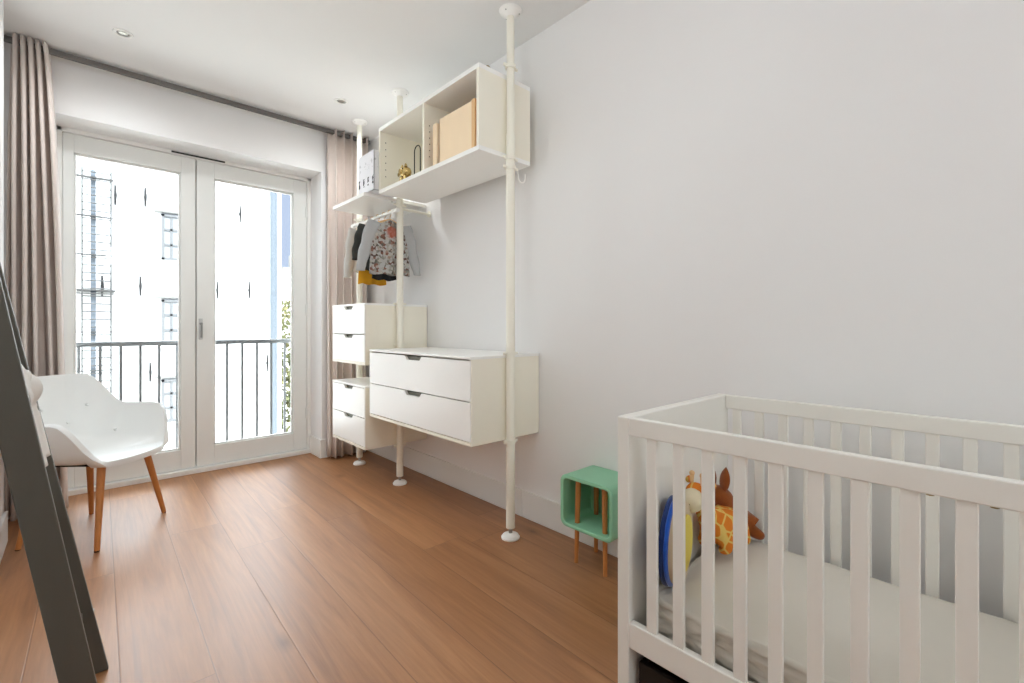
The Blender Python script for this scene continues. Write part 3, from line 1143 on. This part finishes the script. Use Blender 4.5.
for sx, sy, fx, fy in ((1, 1, .20, .235), (1, -1, .21, -.245), (-1, 1, -.215, .235), (-1, -1, -.19, -.215)):
    m = MB().tube([(sx * .155, sy * .15, .398), (fx, fy, 0.004)], .015, 14, True, [.0185, .0115])
    lg = m.build('leg', M_OAK, t, True)
    smooth_angle(lg)
    MB().lathe([(.011, 0), (.011, .004)], fx, fy, 0, 10).build('glide', M_BLACK, lg)

# ------------------------------------------------------------------ leaning ladder rack
t = thing('ladder_rack', (0.0, 1.80, 0), 'tall charcoal wooden ladder rack leaning on the left wall', 'ladder rack')
SL = .184
Lh = 1.56


def stile(y, name, x_at_0, SL=SL):
    """board 62 mm deep, leaning toward -x"""
    m = MB()
    ll = sqrt(1 + SL * SL)
    prof = [(x_at_0, 0.002), (x_at_0 - SL * Lh, Lh), (x_at_0 - SL * Lh - .064, Lh), (x_at_0 - .064, 0.002)]
    m.prism(prof, 'y', y - .0125, y + .0125, .003)
    return m.build(name, M_LADDER, t)


stile(1.60 - 1.80, 'stile', .062, .163)
stile(1.985 - 1.80, 'stile', .068)
for z in (.20, .50, .80, 0.995, 1.35):
    x = .065 - .172 * z - .042
    m = MB().box(x - .017, x + .017, -.187, .172, z - .011, z + .011, .003)
    m.build('rung', M_LADDER, t)
for z in (.20,):
    x = .068 - SL * z
    MB().lathe([(.007, -.004), (.007, .002)], x, .182, z, 12, 'x').build('bolt', M_STEEL, t)

# muslin hung over a rung
t = thing('muslin_cloth', (.068 - SL * .995 - .040, 1.80, 1.008), 'white dotted cloth draped over a rung of the charcoal ladder rack', 'cloth')


def cloth(u, v):
    y = -.150 + .305 * u
    s = (v - .45) * .54          # arc length from the rung top; positive hangs in front
    ru = .026
    if abs(s) < ru * 1.6:
        a = s / ru
        x, z = ru * sin(a), ru * cos(a) - ru + .006
    else:
        sg = 1 if s > 0 else -1
        e = abs(s) - ru * 1.6
        x = sg * (ru + .004)
        if sg > 0:
            x += .185 * e * .98 + .012 * sin(pi * min(1, e / .1)) * (1.2 + sin(9 * u))
        else:
            x += .12 * e
        z = -ru - e
    x += .012 * sin(14 * u + 2.2 * v) * min(1, abs(s) * 6) * (1 if s > 0 else .3) + .004
    return Vector((x, y + .006 * sin(9 * v), z))


o = MB().grid(cloth, 40, 46).build('fabric', M_DOTTED, t, True)
o.modifiers.new('thickness', 'SOLIDIFY').thickness = .003
# the crumpled bunch on the front of the rung
t = thing('rolled_cloth', (.068 - SL * .985 - .045, 1.86, .935), 'crumpled white baby cloth bunched at the ladder rack, beside the dotted cloth', 'cloth')


def bunch(u, v):
    a = 2 * pi * u
    y = -.085 + .17 * v
    r = .030 * (sin(pi * min(1, max(0, v * .92 + .04))) ** .5)
    q = noise.noise(Vector((cos(a) * 1.3, sin(a) * 1.3, v * 5))) * .45 + .20 * sin(4 * a + 9 * v)
    return Vector((r * (1 + q) * cos(a) + .030, y, r * 1.9 * (1 + q) * sin(a)))


subsurf(MB().grid(bunch, 24, 18, True).build('fabric', M_CLOTH, t, True), 1)

# ------------------------------------------------------------------ mint cube stool
t = thing('cube_stool', (1.775, 1.308, 0), 'mint green rounded cube stool with four oak legs by the wall', 'stool')


def rrect(hw, hh, r, n=6):
    out = []
    for cx_, cy_, a0 in ((hw - r, hh - r, 0), (-hw + r, hh - r, 90), (-hw + r, -hh + r, 180), (hw - r, -hh + r, 270)):
        for k in range(n + 1):
            a = radians(a0 + 90 * k / n)
            out.append((cx_ + r * cos(a), cy_ + r * sin(a)))
    return out


bw, bh = .147, .121
out_, in_ = rrect(bw, bh, .034), rrect(bw - .018, bh - .018, .022)
b = bmesh.new()
x0, x1 = -.112, .108
zc = .289
n = len(out_)
R = [[b.verts.new((x, p[0], zc + p[1])) for p in q] for x, q in ((x0, in_), (x0, out_), (x1, out_), (x1, in_))]
for i in range(4):
    A_, B_ = R[i], R[(i + 1) % 4]
    for k in range(n):
        b.faces.new((A_[k], A_[(k + 1) % n], B_[(k + 1) % n], B_[k]))
bmesh.ops.recalc_face_normals(b, faces=b.faces)
m = MB()
m.add(b)
o = smooth_angle(m.build('body', M_MINT, t), 40)
bv = o.modifiers.new('bevel', 'BEVEL')
bv.width = .004
bv.segments = 2
bv.limit_method = 'ANGLE'
bv.angle_limit = radians(50)
m = MB().prism([(p[0], zc + p[1]) for p in rrect(bw - .017, bh - .017, .022)], 'x', .098, .106)
m.build('back_panel', M_MINT, t)
for x, y in ((-.072, .078), (-.072, -.080), (.074, .078), (.074, -.080)):
    m = MB().tube([(x * .94, y * .94, zc + bh - .019), (x * 1.04, y * 1.04, 0)], .012, 14, True, [.0135, .0095])
    smooth_angle(m.build('leg', M_OAK, t))

# ------------------------------------------------------------------ crib
t = thing('crib', (1.425, .12, 0), 'white slatted wooden baby crib along the right wall', 'crib')
L = Vector(t.location)


def K(o_):
    o_.location = -L
    o_.parent = t
    return o_


ya, yb_ = .750, -.560
K(MB().box(1.098, 1.752, .714, ya, 0.0, .852, .003).build('end_panel', M_CRIB))
K(MB().box(1.098, 1.752, yb_, yb_ + .036, 0.0, .852, .003).build('end_panel', M_CRIB))
for nm, xa, xb in (('top_rail', 1.100, 1.122), ('top_rail', 1.728, 1.750)):
    K(MB().box(xa, xb, yb_ + .036, .714, .803, .851, .003).build(nm, M_CRIB))
for xa, xb in ((1.100, 1.122), (1.728, 1.750)):
    K(MB().box(xa, xb, yb_ + .036, .714, .222, .292, .003).build('bottom_rail', M_CRIB))
for i in range(16):
    y = .649 - .0745 * i
    K(MB().box(1.104, 1.118, y - .0145, y + .0145, .290, .805, .0025).build('slat', M_CRIB))
for i in range(16):
    y = .677 - .075 * i
    K(MB().box(1.732, 1.746, y - .0145, y + .0145, .290, .805, .0025).build('slat', M_CRIB))
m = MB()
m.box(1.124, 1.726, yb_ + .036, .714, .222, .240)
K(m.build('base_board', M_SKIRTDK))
for y in (.10, .02):
    K(MB().lathe([(.006, -.003), (.006, .004)], 1.112, y, .803, 10).build('screw', M_BRASS))

t = thing('underbed_box', (1.425, .08, 0.03), 'dark brown box under the white crib', 'drawer')  # dark brown box filling the space below the bottom rail
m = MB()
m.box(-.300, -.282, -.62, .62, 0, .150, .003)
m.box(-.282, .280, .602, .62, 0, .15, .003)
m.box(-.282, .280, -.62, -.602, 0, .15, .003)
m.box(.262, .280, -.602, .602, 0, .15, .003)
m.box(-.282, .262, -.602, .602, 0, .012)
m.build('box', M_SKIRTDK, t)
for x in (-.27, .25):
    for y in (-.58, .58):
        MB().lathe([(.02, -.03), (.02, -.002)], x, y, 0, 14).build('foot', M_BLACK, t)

t = thing('mattress', (1.425, .08, .242), 'crib mattress under a crumpled white fitted sheet', 'mattress')


def matt(nx=60, ny=110, nz=12):
    b = bmesh.new()
    bmesh.ops.create_cube(b, size=1)
    bmesh.ops.subdivide_edges(b, edges=b.edges, cuts=1)
    b.free()
    sx, sy, sz = .578, 1.22, .122
    m = MB()
    hx, hy = sx / 2, sy / 2

    def ring(u):
        # perimeter point of rounded rect
        n_ = 2
        P = 2 * (sx + sy)
        s = u * P
        r = .035
        if s < sx:
            return Vector((-hx + s, hy, 0)), Vector((0, 1, 0))
        s -= sx
        if s < sy:
            return Vector((hx, hy - s, 0)), Vector((1, 0, 0))
        s -= sy
        if s < sx:
            return Vector((hx - s, -hy, 0)), Vector((0, -1, 0))
        s -= sx
        return Vector((-hx, -hy + s, 0)), Vector((-1, 0, 0))
    P = 2 * (sx + sy)
    N = 420

    def f(u, v):
        p, nn = ring(u % 1.0)
        # rounded corner pull-in
        cxn = max(0, abs(p.x) - (hx - .05)) / .05
        cyn = max(0, abs(p.y) - (hy - .05)) / .05
        if cxn > 0 and cyn > 0:
            q = .018 * min(cxn, cyn) 
            p = p - Vector((math.copysign(q, p.x), math.copysign(q, p.y), 0))
        s = u * P
        if v < .55:            # side, from the bottom up
            k = v / .55
            z = (sz - .012) * k
            dz = 1 - abs(2 * k - 1) ** 3
            side_noise = noise.noise(Vector((s * 9, k * 2.2, 1.7))) * .016 + noise.noise(Vector((s * 16 + 16 * k, k * 4, 4.1))) * .022
            ridge = abs(noise.noise(Vector((s * 6 + 4 * k, k * 5.5, 9.0)))) * .016
            off = (side_noise + ridge - .010) * (.4 + .6 * dz)
            return p + nn * off + Vector((0, 0, z))
        k = (v - .55) / .45
        if k < .18:
            kk = k / .18
            ins = .014 * (1 - cos(kk * pi / 2)) / 1
            wr = noise.noise(Vector((s * 14, kk * 2, 2.0))) * .004
            return p - nn * ins + Vector((0, 0, sz - .012 + .012 * sin(kk * pi / 2) + wr))
        kk = (k - .18) / .82
        return p - nn * (.014 + .03 * kk) + Vector((0, 0, sz - .004 * kk))

    def top(u, v):
        x, y = (u - .5) * (sx - .030), (v - .5) * (sy - .030)
        e = min(hx - .015 - abs(x), hy - .015 - abs(y))
        k_ = min(1, e / .05)
        wr = noise.noise(Vector((x * 6, y * 6, 3))) * .004 + noise.noise(Vector((x * 24, y * 9, 8))) * .004 * (1 - k_)
        return Vector((x, y, sz - .002 + (.006 + wr) * k_))
    m.grid(f, N, 34, True)
    m.grid(top, 50, 100)
    bmesh.ops.remove_doubles(m.bm, verts=m.bm.verts, dist=.0008)
    return m


o = matt().build('sheet', M_SHEET, t, True)

# plush giraffe standing on the mattress: one skinned body
def skinned(name, verts, edges, radii, m, parent, lv=2, root=0):
    me = bpy.data.meshes.new(name)
    me.from_pydata([Vector(v) for v in verts], edges, [])
    o_ = bpy.data.objects.new(name, me)
    COL.objects.link(o_)
    me.materials.append(m)
    sk = o_.modifiers.new('skin', 'SKIN')
    me.skin_vertices[0].data[root].use_root = True
    for i, r in enumerate(radii):
        me.skin_vertices[0].data[i].radius = (r, r) if not isinstance(r, tuple) else r
    sk.use_smooth_shade = True
    sb = o_.modifiers.new('subdivision', 'SUBSURF')
    sb.levels = sb.render_levels = lv
    o_.parent = parent
    return o_


MZ = .372
t = thing('plush_giraffe', (1.548, .640, MZ), 'orange and cream plush giraffe standing on the crib mattress', 'plush toy', rz=radians(-8))
V = [(-.01, 0, .078), (.045, 0, .076), (-.070, 0, .095), (-.122, 0, .155), (-.152, 0, .218), (-.166, -.003, .228), (-.200, -.008, .200),
     (-.060, -.034, .042), (-.060, -.038, .014), (-.060, .034, .042), (-.060, .038, .014),
     (.045, -.034, .042), (.050, -.040, .014), (.045, .034, .042), (.050, .040, .014), (.090, 0, .068)]
E_ = [(0, 1), (0, 2), (2, 3), (3, 4), (4, 5), (5, 6), (2, 7), (7, 8), (2, 9), (9, 10), (1, 11), (11, 12), (1, 13), (13, 14), (1, 15)]
Rr = [.050, .049, .042, .026, .028, .037, .026, .024, .022, .024, .022, .026, .023, .026, .023, .010]
skinned('body', V, E_, Rr, M_GIRAFFE, t)
m = MB().sphere((-.198, -.010, .206), .035, 1.15, .98, 1.0, 20)
m.build('muzzle', M_CREAMPL, t, True)
for yy in (-.018, .018):
    m = MB().tube([(-.162, yy - .003, .236), (-.160, yy - .003, .272)], .006, 8, True, [.005, .007])
    m.sphere((-.160, yy - .003, .275), .0085)
    m.build('horn', M_PEACHD, t, True)
    m = MB().sphere((-.138, yy * 2.2, .246), .016, 1, .55, .7)
    m.build('ear', M_GIRAFFE, t, True)
for yy in (-.043, .030):
    MB().sphere((-.186, yy, .235), .006).build('eye', M_EYE, t, True)
    MB().sphere((-.236, yy * .35 - .008, .205), .004).build('nostril', M_EYE, t, True)

# brown plush with upright ears, behind the giraffe
t = thing('plush_dog', (1.672, .662, MZ), 'brown plush animal with upright ears lying behind the giraffe', 'plush toy', rz=radians(-25))
V = [(0, 0, .065), (-.055, 0, .095), (-.075, -.005, .165), (-.115, -.015, .155), (.030, -.01, .042), (.050, -.045, .020), (.060, -.075, .016), (-.06, -.05, .03), (-.08, -.08, .018)]
E_ = [(0, 1), (1, 2), (2, 3), (0, 4), (4, 5), (5, 6), (1, 7), (7, 8)]
Rr = [.046, .042, .044, .025, .032, .020, .016, .020, .016]
skinned('body', V, E_, Rr, M_BROWN, t)
for s in (-1, 1):
    def ear(u, v, s=s):
        a = 2 * pi * u
        wv = sin(pi * min(1, v * .9 + .12)) ** .7
        return Vector((-.068 + .010 * wv * cos(a), s * .026 + .022 * wv * sin(a) + s * .012 * v, 0.172 + .085 * v))
    MB().grid(ear, 14, 9, True).build('ear', M_BROWN, t, True)
MB().sphere((-.142, -.018, .158), .010).build('nose', M_EYE, t, True)
for yy in (-.030, .012):
    MB().sphere((-.116, yy, .182), .006).build('eye', M_EYE, t, True)

# round blue cushion toy leaning on the crib's end panel
t = thing('round_cushion', (1.253, .667, MZ - .008), 'round blue plush cushion with beige and yellow front, standing in the crib corner', 'cushion', rz=radians(15))
r_ = .122
smooth_angle(MB().lathe([(.02, .014), (r_ * .9, .014), (r_, .010), (r_ * 1.01, .004), (r_ * .97, -.002)], 0, 0, r_, 48, 'y').build('navy_back', M_NAVY, t), 50)
b = bmesh.new()
vs = []
for i in range(56):
    a = 2 * pi * i / 56
    row = []
    for j in range(14):
        q = 2 * pi * j / 14
        rr = .105 + .016 * cos(q) * (1 + .05 * sin(11 * a))
        row.append(b.verts.new((rr * cos(a), -.006 + .008 * sin(q), r_ + rr * sin(a))))
    vs.append(row)
for i in range(56):
    for j in range(14):
        b.faces.new((vs[i][j], vs[(i + 1) % 56][j], vs[(i + 1) % 56][(j + 1) % 14], vs[i][(j + 1) % 14]))
m = MB()
m.add(b)
m.build('blue_ring', M_BLUE, t, True)
smooth_angle(MB().lathe([(.01, -.030), (.098, -.036), (.108, -.034), (.112, -.028), (.112, -.008)], 0, 0, r_, 40, 'y').build('beige_front', M_BEIGE, t), 50)
smooth_angle(MB().lathe([(.01, -.046), (.055, -.044), (.076, -.039), (.078, -.030)], .0, 0, r_, 32, 'y').build('yellow_centre', M_YELL, t), 50)
